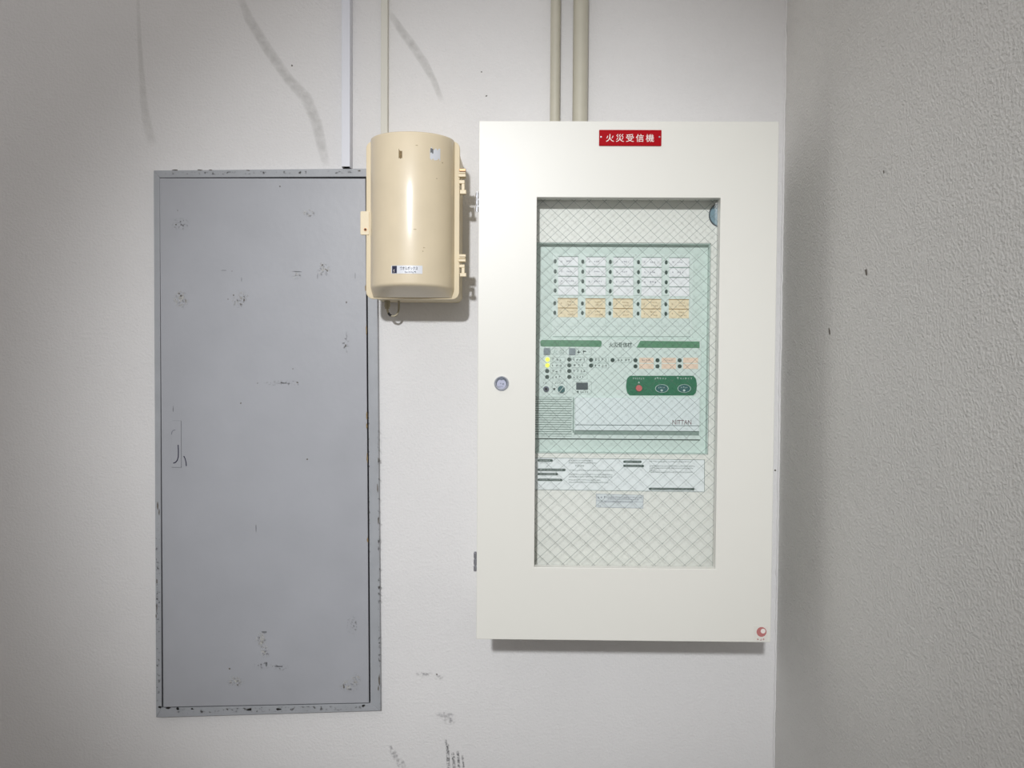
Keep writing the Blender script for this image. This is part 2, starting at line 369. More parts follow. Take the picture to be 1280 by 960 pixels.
for x, y, rx, rz in ((300.5, 380, 1.6, 1.4), (305, 375, 1.2, 2.6), (292, 369, 1, 1.4), (285, 374, 1.2, .7), (220, 281, 1.2, 1.2), (229, 282, 1, 1), (222, 263, .8, .8), (403, 331, 2, 1), (409, 338, 1.2, 2), (226, 370, 1.5, 2.2), (232, 376, .8, 2.5), (224, 367, 2.2, 1.2), (366, 461, 1, 1), (301, 504, 1.2, 1.2), (432, 432, 1.2, 2.4), (384, 574, 1.6, 1.2), (287, 836, 1.6, 1.4), (297, 856, 2.2, 1.2), (430, 858, 1.3, 4), (322, 479, .9, .7), (372, 478, 2, 1.2), (290, 339, .9, .9), (350, 233, 1.4, 1), (433, 378, 1, 2)):
    lf('paint_chip', x, y, rx, rz, M_chip)
for x, y, rx, rz in ((372, 339.5, 9, 1.0), (280, 338, 5, .6), (302, 349, .5, 4), (353, 479, 15, .6), (397, 345, .5, 5), (444, 345, .4, 6), (408, 342, .6, 4), (433, 420, .4, 10), (216.5, 511, .6, 5), (330, 790, 6, 2.0), (333, 830, 2, 4), (348, 833, 6, 1.2), (320, 660, .7, 7)):
    lf('scratch', x, y, rx, rz, M_scr)
# painted-over latch: shallow plate with a curled finger pull
x0, x1, z0, z1 = rect(214.5, 526, 226.5, 584, YL)
lp = MB().prism(rrect(x0, x1, z0, z1, 0.001, 2), YL - 0.0012, YL).build('latch_plate', M_hatch, hat, bevel=0.0004)
mb = MB(); e = 0.0005
mb.box(x1 - 0.0003, x1 + e, YL - .0008, YL, z0, z1).box(x0, x1, YL - .0008, YL, z0 - e, z0 + .0002).box(x0 + .003, x1, YL - .0008, YL, z1, z1 + .0004)
mb.build('latch_outline', M_scr, hat)
J = [(223, 556), (223.3, 564), (223.2, 571), (221.8, 575.5), (219.5, 578), (217, 578.8)]
MB().tube([(*at(x, y, YL)[:1], YL - 0.0012, at(x, y, YL)[1]) for x, y in J], 0.0011, 8).build('finger_pull', M_pen, hat)
MB().tube([(at(x, y, YL)[0], YL - 0.0003, at(x, y, YL)[1]) for x, y in ((229.8, 570), (231.5, 573.5), (232.6, 578), (233, 582.5))], 0.0010, 8).build('pen_stroke', M_pen, hat)
MB().tube([(at(x, y, YL)[0], YL - 0.0012, at(x, y, YL)[1]) for x, y in ((214.8, 543), (215.3, 539.5), (217, 537.8), (219.5, 537.6))], 0.0004, 6).build('pen_stroke', M_pen, hat)

# ------------------------------------------------------------------ raceways and conduits
def raceway(name, px0, px1, py, depth, m, label, wall_t=0.0015, ztop=ZT - 0.002):
    x0, x1 = at(px0, py, -depth)[0], at(px1, py, -depth)[0]; zb = at(px0, py, -depth)[1]
    t = empty(name, ((x0 + x1) / 2, 0, zb), label=label, cat='raceway')
    ch = MB().prism([(x0, zb), (x0 + wall_t, zb), (x0 + wall_t, ztop), (x0, ztop)], -depth, 0).prism([(x1 - wall_t, zb), (x1, zb), (x1, ztop), (x1 - wall_t, ztop)], -depth * .96, 0)
    ch.build('channel', m, t)
    MB().box(x0 + .0003, x1 - .0003, -depth - wall_t, -depth, zb + .001, ztop).build('snap_cover', m, t, bevel=0.0006)
    MB().box(x0 - .0012, x0, -.0012, 0, zb + .004, ztop).build('joint_line', M_joint, t)  # thin dark strip along the joint between raceway and wall
    return t, x0, x1, zb
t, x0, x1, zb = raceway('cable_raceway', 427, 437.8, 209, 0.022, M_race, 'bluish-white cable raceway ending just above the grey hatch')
MB().box(x0 + .003, x1 - .003, -.012, -.002, zb + .003, zb + .3).build('cable', M_dark, t)
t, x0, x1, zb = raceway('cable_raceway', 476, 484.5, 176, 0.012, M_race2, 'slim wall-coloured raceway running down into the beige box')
def conduit(px0, px1, label):
    xa, za = at(px0, 80, -0.02); xb, _ = at(px1, 80, -0.02); r = (xb - xa) / 2; zb = 1.8945
    t = empty('conduit_pipe', ((xa + xb) / 2, -r - .004, zb), label=label, cat='pipe', group=None)
    MB().vcyl((xa + xb) / 2, -r - .004, zb, ZT - .002, r, 28).build('tube', M_pipe, t, smooth=True)
    MB().vcyl((xa + xb) / 2, -r - .004, zb, zb + .012, r + .003, 28).build('coupling', M_pipe, t, smooth=True)
    MB().box(xa - .018, xb + .018, -.0035, 0, 2.5, 2.52).build('saddle_clip', M_pipe, t)
conduit(688, 700.5, 'narrower beige-grey conduit entering the cabinet top')
conduit(716, 735, 'thicker beige-grey conduit entering the cabinet top')

# ------------------------------------------------------------------ beige terminal box
YB = -0.13
fx0, fx1, fz0, fz1 = rect(458, 177, 574.5, 374, YB)
tbx = empty('terminal_box', ((fx0 + fx1) / 2, 0, fz0), label='beige plastic wall box with a rounded cover, between hatch and cabinet', cat='box')
MB().prism(rrect(fx0 + .004, fx1 - .004, fz0 + .003, fz1 - .003, .012), YB + .004, 0).build('base', M_beige2, tbx, smooth=True)
MB().prism(rrect(fx0, fx1, fz0, fz1, .014, 6), YB - .003, YB + .006).build('flange', M_beige2, tbx, bevel=.0012, smooth=True)
cx0, cx1, cz0, cz1 = rect(464.5, 177.2, 567.5, 372, YB - .003)
CXM, CHW, SAG, Y0 = (cx0 + cx1) / 2, (cx1 - cx0) / 2, 0.064, YB - .003
def cov(x, inset=0.0):
    u = max(-1, min(1, (x - CXM) / CHW)); return Y0 - .008 - SAG * (1 - abs(u) ** 2.15) ** .62
NP = 48
rings = []
zs = [(cz0, .10), (cz0 + .001, .16), (cz0 + .006, .42), (cz0 + .011, .68), (cz0 + .0155, .90), (cz0 + .0175, .965), (cz0 + .020, .992), (cz0 + .023, 1.0), (cz0 + .12, 1.0), (cz1 - .12, 1.0), (cz1 - .004, 1.0), (cz1 - .0015, .985), (cz1, .95)]
mb = MB(); vs = []; fs = []
for z, k in zs:
    vs.append((cx0 + (1 - k) * .004, Y0 + .002, z))
    for i in range(NP + 1):
        a = math.pi * i / NP; x = CXM - CHW * math.cos(a) * (1 - (1 - k) * .05); y = Y0 + (cov(CXM - CHW * math.cos(a)) - Y0) * k; vs.append((x, y, z))
    vs.append((cx1 - (1 - k) * .004, Y0 + .002, z))
W = NP + 3
for r in range(len(zs) - 1):
    for i in range(W - 1): a = r * W + i; fs.append((a, a + 1, a + W + 1, a + W))
fs += [tuple(range(W)), tuple(range(len(zs) * W - 1, (len(zs) - 1) * W - 1, -1))]
cover = mb.add(vs, fs).build('cover', M_beige, tbx, smooth=True)
def cover_patch(name, px0, py0, px1, py1, m, parent, off=.0004, n=10, ragged=0.0):
    yc = Y0 - .008 - SAG * .95
    x0, x1, z0, z1 = rect(px0, py0, px1, py1, yc); vs = []; fs = []
    for i in range(n + 1):
        x = x0 + (x1 - x0) * i / n
        for z in (z0, z1):
            z += random.uniform(-1, 1) * ragged * (z1 - z0); vs.append((x, cov(x) - off, z))
    for i in range(n): fs.append((2 * i, 2 * i + 2, 2 * i + 3, 2 * i + 1))
    return MB().add(vs, fs).build(name, m, parent)
lab = cover_patch('maker_label', 489, 332, 528, 342.2, M_slab, tbx)
cover_patch('label_square', 490, 332.4, 496.2, 341.6, M_navy, lab, off=.0006, n=3)
yc = cov(CXM) - .0007
def label_text(body, px0, py0, px1, py1, m):
    x0, x1, z0, z1 = rect(px0, py0, px1, py1, yc)
    o = text_mesh('label_print', body, x0, x1, z0, z1, yc, m, lab, fat=0.01)
    for v in o.data.vertices:
        wx = v.co.x + tbx.location.x; v.co.y = cov(wx) - .0006
    return o
label_text('ウオルボックス', 500, 333, 522, 337.6, M_navy)
x0, x1, z0, z1 = rect(506, 338.8, 520, 341.2, yc); strokes(MB(), x0, x1, (z0 + z1) / 2, z1 - z0, yc + .0001).build('label_print', M_navy, lab)
x0, x1, z0, z1 = rect(491.3, 333.6, 495, 340.6, yc); xm = (x0 + x1) / 2; zq = z0 + (z1 - z0) * .35
ys = cov(x0) - .0011
MB().prism([(xm, z1), (xm + .0012, zq + .003), (x1, zq), (xm + .001, zq), (x1 - .0003, z0), (xm, z0 + .002), (x0 + .0003, z0), (xm - .001, zq), (x0, zq), (xm - .0012, zq + .003)], ys, ys + .0002).build('label_emblem', M_white, lab)
cover_patch('torn_sticker', 537, 184, 549, 197, M_slab, tbx, n=7, ragged=.16)
cover_patch('sticker_rest', 537.5, 185, 541, 190, M_scr, tbx, off=.0007, n=4, ragged=.3)
cover_patch('brown_stain', 498.6, 187.5, 503, 198, M_chip2, tbx, n=4, ragged=.2)
for x, y, rx, rz in ((551.5, 199.5, 1, 1), (530, 309.5, 1.6, .9), (519, 287, 2.5, .6), (521, 182, 2, .6), (545, 221, 1, .8), (528.5, 314, .9, 1)): cover_patch('nick', x - rx * .7, y - rz * .6, x + rx * .7, y + rz * .6, M_nick, tbx, n=3, ragged=.25)
# padlock tab on the left
x0, x1, z0, z1 = rect(451, 264.5, 462, 294, YB)
MB().prism(rrect(x0, x1, z0, z1, .0025, 3), YB - .0045, YB + .001).build('lock_tab', M_beige2, tbx, bevel=.0006)
X, Z = at(456.7, 287, YB - .005)
MB().ring(X, Z, .0032, .0020, YB - .0058, YB - .0045).build('tab_eyelet', M_bronze, tbx); MB().disc(X, Z, .0021, YB - .0050, YB - .0045).build('tab_hole', M_dark, tbx)
# hinge clips on the right
for y0, y1 in ((211, 243), (318, 346)):
    H = y1 - y0; xr = lambda a, b, c, d: rect(a, y0 + c * H, b, y0 + d * H, YB)
    x0, x1, z0, z1 = xr(573, 582, 0, .20); c = MB().box(x0, x1, YB - .004, YB + .012, z0, z1).build('clip_arm', M_beige2, tbx, bevel=.001)
    x0, x1, z0, z1 = xr(574.3, 582.6, .03, .13); MB().box(x0, x1, YB - .0075, YB - .003, z0, z1).build('clip_pin', M_bronze if y0 < 300 else M_beige2, c, bevel=.0008)
    x0, x1, z0, z1 = xr(573, 582.4, .22, .34); MB().box(x0, x1, YB - .006, YB + .012, z0, z1).build('clip_bar', M_beige2, c, bevel=.001)
    x0, x1, z0, z1 = xr(574, 581, .46, .60); MB().box(x0, x1, YB - .005, YB + .010, z0, z1).build('clip_bar', M_beige2, c, bevel=.001)
    x0, x1, z0, z1 = xr(577, 581, .58, .95); MB().box(x0, x1, YB - .004, YB + .006, z0, z1).build('clip_tongue', M_beige2, c, bevel=.0012)
    x0, x1, z0, z1 = xr(575, 583, .84, 1.0); MB().box(x0, x1, YB - .005, YB + .006, z0, z1).build('clip_foot', M_beige2, c, bevel=.001)
    x0, x1, z0, z1 = xr(571, 574.5, .05, .9); MB().box(x0, x1, YB - .001, YB + .012, z0, z1).build('clip_mount', M_beige2, c)
# cable gland and the loop under the box
YG = -0.05
gx, gz = at(484, 376, YG); zt = fz0 + .004
gl_ = MB().vcyl(gx, YG, zt - .014, zt, .0062, 16).build('cable_gland', M_cable, tbx, smooth=True); MB().vcyl(gx, YG, zt - .018, zt - .012, .0046, 12).build('gland_nut', M_cable, gl_, smooth=True)
pts = []
xr_, zr_ = at(498.5, 376, YG)
for i in range(21):
    a = math.pi * i / 20; pts.append((gx + (xr_ - gx) * (1 - math.cos(a)) / 2, YG, zt - .014 - .019 * math.sin(a) ** .8))
MB().tube([(gx, YG, zt - .012)] + pts + [(xr_, YG, zt)], .0021, 10).build('cable_loop', M_cable, tbx, smooth=True)
MB().tube([pts[4], pts[6], pts[8]], .0025, 10).build('cable_tape', M_dark, tbx, smooth=True)

# ------------------------------------------------------------------ alarm cabinet
YF = -0.22
X0, X1, Z0, Z1 = -0.0817, 0.4693, 0.9291, 1.8945
WX0, WX1, WZ0, WZ1 = 0.0262, 0.3644, 1.0662, 1.7549
YI, YR, YC = -0.170, -0.151, -0.158
cab = empty('alarm_cabinet', ((X0 + X1) / 2, 0, Z0), label='cream steel wall cabinet with a wired-glass window and red name plate', cat='cabinet')
T = .0016; q = .004
bx0, bx1, bz0, bz1 = X0 + q, X1 - q, Z0 + q, Z1 - q
mb = MB()
mb.box(bx0, bx0 + T, YF + .020, -.0005, bz0, bz1).box(bx1 - T, bx1, YF + .020, -.0005, bz0, bz1).box(bx0, bx1, YF + .020, -.0005, bz0, bz0 + T).box(bx0, bx1, YF + .020, -.0005, bz1 - T, bz1).box(bx0, bx1, -.003, -.0005, bz0, bz1)
mb.build('body', M_cab, cab)
def holed(mb, a0, a1, b0, b1, h0, h1, k0, k1, y0, y1):
    """plate a0..a1 x b0..b1 with a hole h0..h1 x k0..k1, as one closed skin"""
    vs = []
    for y in (y0, y1):
        vs += [(a0, y, b0), (a1, y, b0), (a1, y, b1), (a0, y, b1), (h0, y, k0), (h1, y, k0), (h1, y, k1), (h0, y, k1)]
    fs = []
    for i in range(4):
        j = (i + 1) % 4
        fs += [(i, j, 4 + j, 4 + i), (8 + i, 12 + i, 12 + j, 8 + j), (i, 8 + i, 8 + j, j), (4 + i, 4 + j, 12 + j, 12 + i)]
    return mb.add(vs, fs)
door = holed(MB(), X0, X1, Z0, Z1, WX0, WX1, WZ0, WZ1, YF, YF + .018).build('door', M_cab, cab, bevel=.0009)
MB().box(WX0 - .006, WX1 + .006, YF + .0182, YF + .0222, WZ0 - .006, WZ1 + .006).build('glass_pane', M_glass, door)
# steel wires cast into the glass, two slanted families
mb = MB(); yw = YF + .0202; step = .0268; kz = 0.93
wd, hg = WX1 - WX0, WZ1 - WZ0
for s in (1, -1):
    c0 = -3.0
    for i in range(int(6.0 / step)):
        c = c0 + i * step + (.006 if s > 0 else .011)      # z = WZ1 - kz*s*(x-WX0) + c
        p = []
        za = WZ1 + c; zb_ = za - kz * s * wd
        # clip the slanted line to the pane
        xa, xb = WX0 - .004, WX1 + .004
        za, zb_ = WZ1 + c + kz * s * .004, WZ1 + c - kz * s * (wd + .004)
        lo_, hi_ = 0.0, 1.0; d = zb_ - za
        t0, t1 = (WZ0 - .004 - za) / d, (WZ1 + .004 - za) / d
        if t0 > t1: t0, t1 = t1, t0
        lo_, hi_ = max(lo_, t0), min(hi_, t1)
        if hi_ - lo_ > .01:
            mb.tube([(xa + (xb - xa) * lo_, yw, za + d * lo_), (xa + (xb - xa) * hi_, yw, za + d * hi_)], .00026, 5)
mb.build('wire_mesh', M_wire, door)
holed(MB(), WX0 - .012, WX1 + .012, WZ0 - .012, WZ1 + .012, WX0 - .001, WX1 + .001, WZ0 - .001, WZ1 + .001, YF + .0225, YF + .025).build('glass_retainer', M_cabin, door)
# lock
lx, lz = at(627, 479.5, YF)
lk = MB().disc(lx, lz, .0141, YF - .004, YF, 36, rt=.88).build('lock', M_steel, door, smooth=True)
lk2 = MB().disc(lx, lz + .0005, .0105, YF - .0055, YF - .004, 30, rt=.92).ring(lx, lz, .0125, .0112, YF - .0046, YF - .0036).disc(lx, lz + .0098, .0034, YF - .0068, YF - .004, 16).build('lock_cover', M_steeld, door, smooth=True)
MB().disc(lx, lz - .001, .0088, YF - .0060, YF - .0054, 30).build('lock_face', mat('brushed_lock_steel', (150, 152, 168), 0.45, metal=0.8), door, smooth=True)
mb = MB(); strokes(mb, lx - .006, lx + .006, lz - .0055, .0032, YF - .0060); mb.disc(lx - .0015, lz + .0005, .001, YF - .0063, YF - .0059, 10).disc(lx + .003, lz - .0005, .0014, YF - .0063, YF - .0059, 10).build('lock_engraving', M_steeld, door)
# hinges at the left edge
for px, ya, yb in ((594.5, 240, 265), (592.5, 689.5, 714)):
    hx, za = at(px, ya, YF + .012); _, zb_ = at(px, yb, YF + .012); hx = X0 - .0032; n = 3
    h = MB().vcyl(hx, YF + .012, zb_, za, .0022, 12).build('hinge', M_steel, door, smooth=True)
    mb = MB()
    for i in range(n):
        a = zb_ + (za - zb_) * (i + .08) / n; b = zb_ + (za - zb_) * (i + .8) / n; mb.vcyl(hx, YF + .012, a, b, .0032, 12)
    mb.build('hinge_knuckle', M_steel, door, smooth=True)
    MB().box(hx, X0 + .002, YF + .013, YF + .0150, zb_ + .003, za - .003).build('hinge_leaf', M_steel, door)
# red name plate
nx0, nx1, nz0, nz1 = rect(748.8, 162.8, 826.6, 182.6, YF)
npl = MB().prism(rrect(nx0, nx1, nz0, nz1, .0008, 2), YF - .0022, YF).build('name_plate', M_red, cab, bevel=.0003); npl['label'] = 'red name plate lettered in white'
x0, x1, z0, z1 = rect(757.5, 167.6, 817.5, 177.4, YF - .0022)
text_mesh('lettering', '火災受信機', x0, x1, z0, z1, YF - .0022, M_white, npl, space=1.32, fat=0.004)
for px in (751.2, 824.2):
    X, Z = at(px, 171.3, YF - .0022); MB().disc(X, Z, .0020, YF - .0036, YF - .0022, 14, rt=.7).build('rivet', M_steel, npl, smooth=True)
# clear inspection sticker, lower right
sx0, sx1, sz0, sz1 = rect(942.5, 782.5, 959.5, 801.5, YF)
stk = MB().prism(rrect(sx0, sx1, sz0, sz1, .001, 2), YF - .0004, YF).build('inspection_sticker', M_clear, cab)
X, Z = at(951.8, 789.8, YF); ys = YF - .0004
MB().disc(X, Z, .0092, ys - .0002, ys, 30).build('sticker_disc', M_mark, stk); MB().disc(X + .0028, Z + .0016, .0045, ys - .0004, ys - .0002, 24).build('sticker_spot', M_white, stk)
x0, x1, z0, z1 = rect(946, 797.5, 957, 800.5, YF); strokes(MB(), x0, x1, (z0 + z1) / 2, z1 - z0, ys).build('sticker_print', M_mark, stk)
# inner panel with the cut-out for the receiver
rx0, rx1, rz0, rz1 = rect(662, 303.3, 887, 567.5, YI)
holed(MB(), bx0 + T, bx1 - T, bz0 + T, bz1 - T, rx0, rx1, rz0, rz1, YI, YI + .0015).build('inner_panel', M_cabin, cab)
# round blue window at the panel's top right
X, Z = at(901.5, 269, YI)
MB().disc(X, Z, .0238, YI - .003, YI, 40, rt=.95).build('round_bezel', M_rim, cab, smooth=True); MB().disc(X, Z, .0222, YI - .0042, YI - .003, 40, rt=.95).build('round_lens', M_blue, cab, smooth=True)
# printed instruction sheet below the receiver
def quad(y, *pp): return [at(a, b, y) for a, b in pp]
ins = MB().prism(quad(YI, (664, 571.8), (880.5, 574.4), (881, 576), (881, 613.5), (880, 615.2), (662, 612.2)), YI - .0005, YI).build('instruction_sheet', M_paper, cab)
def bar(mb, pa, pb, w_, y, t=.0002):
    a, b = Vector((*at(*pa, y),)), Vector((*at(*pb, y),)); d = (b - a).normalized(); n = Vector((-d.y, d.x)) * w_ / 2
    mb.prism([tuple(a - n), tuple(b - n), tuple(b + n), tuple(a + n)], y - t, y)
ys = YI - .0005; mb = MB(); e = .0007
for a, b in (((664, 572.2), (880.4, 574.8)), ((880.6, 574.6), (880.6, 615)), ((880.6, 614.9), (662, 611.9))): bar(mb, a, b, e, ys)
mb.build('sheet_border', M_gink, ins)
pr = MB()
def capsule(px0, px1, pyc, hpx):
    x0, x1, z0, z1 = rect(px0, pyc - hpx / 2, px1, pyc + hpx / 2, ys); MB().prism(rrect(x0, x1, z0, z1, (z1 - z0) * .49, 4), ys - .0002, ys).build('sheet_heading', M_gink, ins)
    strokes(MB(), x0 + .004, x1 - .003, (z0 + z1) / 2, (z1 - z0) * .55, ys - .0002).build('heading_print', M_paper, ins)
for a in ((672, 691, 575.5, 3.2), (672, 707, 587.3, 3.2), (672, 697.5, 592.6, 3), (672, 703, 599.8, 3), (779, 802, 577.2, 3), (779, 805, 582.3, 3), (811, 868, 611.3, 3)): capsule(*a)
def tline(px0, px1, py, h=1.9):
    x0, x1, z0, z1 = rect(px0, py - h / 2, px1, py + h / 2, ys); strokes(pr, x0, x1, (z0 + z1) / 2, z1 - z0, ys, gap=.25)
for a in ((711, 741, 575.8), (711, 746, 578.6), (719, 731, 582.3, 2.4), (712, 768, 588), (711, 766, 593), (711, 767, 596), (711, 752, 600), (711, 762, 603), (812, 864, 577.2), (812, 870, 582.6), (812, 868, 585.3), (812, 820, 587.8), (812, 866, 590.2), (674, 687, 578.3, 1.4)): tline(*a)
pr.build('sheet_print', M_gink, ins)
lb = MB().prism(quad(YI, (745.2, 617), (804.5, 618.8), (804, 635.6), (744.8, 634.2)), YI - .0004, YI).build('data_label', M_blab, cab)
ys = YI - .0004; pr = MB(); mb = MB()
for a in ((758, 802, 621.6), (760, 800, 624), (752, 792, 627.5), (747, 751, 632)): tline(*a)
for px in (748.5, 752.5, 756.5): tline(px - 1.7, px + 2.2, 621.8, 3.2)
pr.build('label_print', M_ink, lb)
for a, b in (((745.4, 617.4), (804.2, 619)), ((745.2, 617), (745, 634)), ((745, 633.9), (803.9, 635.3)), ((804.2, 619), (803.8, 635.4)), ((745.2, 625.8), (804, 627.4))): bar(mb, a, b, .0004, ys)
mb.build('label_border', M_ink, lb)

# ------------------------------------------------------------------ fire alarm receiver inside the cabinet
rcv = empty('alarm_receiver', ((rx0 + rx1) / 2, YR, rz0), label='pale green alarm receiver panel seen through the cabinet window', cat='alarm panel')
hs = MB().box(rx0 + .0004, rx1 - .0004, YR, YR + .10, rz0 + .0004, rz1 - .0004)
hs.box(rx1 - .0016, rx1 - .0004, YI + .002, YR, rz0 + .0004, rz1 - .0004).box(rx0 + .0004, rx1 - .0004, YI + .002, YR, rz0 + .0004, rz0 + .0016).box(rx0 + .0004, rx1 - .0004, YI + .002, YR, rz1 - .0016, rz1 - .0004)
hs.build('housing', M_rcv, rcv)
# zone panel: a raised plate with thin rules, cards and lamps
x0, x1, z0, z1 = rect(690, 317, 866, 422.5, YR)
zp = MB().box(x0, x1, YR - .0012, YR, z0, z1).build('zone_panel', M_rcv2, rcv, bevel=.0004); yz = YR - .0012
mb = MB()
def hline(mb, xa, xb, y, w_=.0006, yy=None): bar(mb, (xa, y), (xb, y), w_, yy)
def vline(mb, x, ya, yb, w_=.0006, yy=None): bar(mb, (x, ya), (x, yb), w_, yy)
hline(mb, 691, 863, 369.2, .0007, yz); hline(mb, 691, 863, 420.8, .0012, yz); hline(mb, 691, 862, 408, .0003, yz)
for x in (722.8, 757, 791.6, 827, 861.5):
    vline(mb, x, 400.5, 404.5, .0006, yz); vline(mb, x, 412.5, 416.5, .0006, yz); vline(mb, x + .3, 320, 368, .0004, yz); vline(mb, x + .3, 373, 384, .0004, yz)
mb.build('panel_rule', M_line, zp)
cw, ch = (24.6 / 961 * 1.507), (11.0 / 961 * 1.507)
card_me = MB().box(-cw / 2, cw / 2, -.0007, 0, -ch / 2, ch / 2); top_me = MB().box(-cw / 2, cw / 2, -.0012, 0, ch / 2 - .0002, ch / 2 + .0012)
me_w = card_me.mesh('zone_card', M_card); me_o = card_me.mesh('zone_card', M_ocard); me_t = top_me.mesh('card_slot', M_line); me_to = top_me.mesh('card_slot', M_oink)
led_me = MB().disc(0, 0, .0029, -.0016, 0, 14, rz=.0042, rt=.8).mesh('zone_lamp', M_led, smooth=True)
RY = [326.6, 339.2, 351.4, 363.1, 379, 390.9]; CX = [710.2, 744.7, 779.1, 814.3, 849]
for c, cx in enumerate(CX):
    for r, ry in enumerate(RY):
        X, Z = at(cx - (0.5 if r > 3 else 0), ry + c * .35, yz); o_ = r > 3
        cd_ = link('zone_card', me_o if o_ else me_w, rcv, (X, yz, Z)); link('card_slot', me_to if o_ else me_t, cd_, (X, yz, Z))
        if (r < 2) or (r == 2 and c < 4) or o_:
            mb = MB(); h = .0034; yy = yz - .0007
            if o_:
                strokes(mb, X - .014, X - .010, Z, h, yy); strokes(mb, X - .001, X + .013, Z + .0028, h * .9, yy); strokes(mb, X + .000, X + .015, Z - .0032, h * .9, yy)
            else:
                strokes(mb, X - .014, X - .010, Z, h, yy); strokes(mb, X - .003, X + (.013 if r == 2 else .009), Z, h * (1.3 if c == 3 and r == 2 else 1), yy)
            mb.build('card_print', M_oink if o_ else M_ink, cd_)
        X, Z = at(cx - 16.2 - (0.5 if r > 3 else 0), ry + c * .35, yz); link('zone_lamp', led_me, rcv, (X, yz, Z))
# operating unit, a raised plate
x0, x1, z0, z1 = rect(664, 424, 876, 548.6, YC); ux0, ux1, uz0, uz1 = x0, x1, z0, z1
uni = MB().box(x0, x1, YC, YR, z0, z1).build('operating_panel', M_rcv2, rcv, bevel=.0006)
mb = MB().box(x0, x1 + .0008, YR - .0012, YR, z0 - .0022, z0 - .0002).box(x1 + .0002, x1 + .0012, YR - .0012, YR, z0 - .0022, at(876, 497, YC)[1]); mb.build('panel_gap', M_gink, rcv)
def pr_rect(name, px0, py0, px1, py1, m, par=uni, y=YC, t=.0004, r=0.0005, bev=0):
    a, b, c, d = rect(px0, py0, px1, py1, y); return MB().prism(rrect(a, b, c, d, r, 3), y - t, y).build(name, m, par, bevel=bev)
pr_rect('green_band', 675.4, 425.2, 752, 433.4, M_green, r=.004)
MB().prism(quad(YC, (800.5, 426), (873.5, 426.8), (874.5, 428), (874.5, 435), (795.5, 434.6)), YC - .0004, YC).build('green_band', M_green, uni)
x0, x1, z0, z1 = rect(761, 428, 790, 434.2, YC); text_mesh('title_print', '火災受信機', x0, x1, z0, z1, YC, M_gink, uni, fat=.012)
def outline(mb, px0, py0, px1, py1, y=YC, w_=.0005, r=.002):
    a, b, c, d = rect(px0, py0, px1, py1, y); o_ = rrect(a, b, c, d, r, 4); i_ = rrect(a + w_, b - w_, c + w_, d - w_, max(r - w_, .0001), 4); n = len(o_)
    mb.add([(x, y - .0002, z) for x, z in o_] + [(x, y - .0002, z) for x, z in i_], [(k, (k + 1) % n, n + (k + 1) % n, n + k) for k in range(n)])
pr_rect('lamp_window', 679.6, 435.2, 687.6, 443.6, M_lamp, rcv, t=.002, bev=.0006); pr_rect('lamp_window', 711.2, 435.2, 719.4, 443.8, M_lamp, rcv, t=.002, bev=.0006)
ol = MB(); pt = MB()
outline(ol, 688.4, 435.8, 708, 443.2); outline(ol, 720.2, 435.8, 739.4, 443.4)
x0, x1, z0, z1 = rect(690.5, 437, 705.5, 442.5, YC); text_mesh('lamp_print', '火 災', x0, x1, z0, z1, YC, M_line, uni)
x0, x1, z0, z1 = rect(721.5, 437, 737.5, 442.5, YC); strokes(pt, x0, x1, (z0 + z1) / 2, z1 - z0, YC)
rl = MB().disc(0, 0, .0041, -.0022, 0, 16, rt=.75); me_ld = rl.mesh('indicator_lamp', M_led, smooth=True); me_ly = rl.mesh('indicator_lamp', M_yel, smooth=True)
def lamp(px, py, lit=False):
    X, Z = at(px, py, YC); link('indicator_lamp', me_ly if lit else me_ld, rcv, (X, YC, Z))
def lbl(px0, px1, py): 
    outline(ol, px0, py - 3, px1, py + 3); a, b, c, d = rect(px0 + 2, py - 1.6, px1 - 2, py + 1.6, YC); strokes(pt, a, b, (c + d) / 2, d - c, YC, gap=.6)
for i, py in enumerate((449.4, 456.7, 463.8, 471.2)):
    lamp(684.4 if i < 2 else 684, py, i < 2); lbl(688, 706.4, py); lamp(711.6, py); lbl(714.5, 734.2, py)
for py in (449.8, 457): lamp(738.8, py); lbl(741.5, 761, py)
lamp(765.8, 450.2); lbl(769.5, 789.8, 450.2)
for i, (lx_, a, b) in enumerate(((794.4, 799, 817), (821.9, 827, 845), (849.6, 854, 872.5))):
    for py in (450.4, 457.9):
        lamp(lx_, py); s_ = pr_rect('peach_card', a, py - 3.2, b, py + 3.2, M_pcard, rcv, t=.0006)
        if py < 455 and i < 2:
            x0, x1, z0, z1 = rect(a + 4, py - 1, b - 4, py + 1, YC); strokes(MB(), x0, x1, (z0 + z1) / 2, z1 - z0, YC - .0006).build('card_print', M_ink, s_)
# jack, dial, display
outline(ol, 690, 476, 709, 492.4); outline(ol, 715.8, 476.8, 739.4, 492.4)
for a, b, py in ((679, 686, 478.5), (694, 706, 478.8), (725, 737, 490)):
    x0, x1, z0, z1 = rect(a, py - 1.2, b, py + 1.2, YC); strokes(pt, x0, x1, (z0 + z1) / 2, z1 - z0, YC)
X, Z = at(682.6, 486.3, YC); jk = MB().ring(X, Z, .0056, .0026, YC - .003, YC).build('jack_socket', M_steeld, rcv, smooth=True); MB().disc(X, Z, .0027, YC - .0006, YC, 16).build('socket_hole', M_dark, jk)
X, Z = at(692.7, 486.3, YC); MB().disc(X, Z, .0022, YC - .001, YC, 12).build('small_lamp', M_led, rcv, smooth=True)
X, Z = at(701.6, 486.6, YC); dl = MB().disc(X, Z, .0070, YC - .005, YC, 24, rt=.92).build('dial', M_green3, rcv, smooth=True); MB().prism([(X - .004, Z - .0048), (X - .003, Z - .0052), (X + .0045, Z + .0045), (X + .0035, Z + .005)], YC - .0056, YC - .005).build('dial_slot', M_rcv, dl)
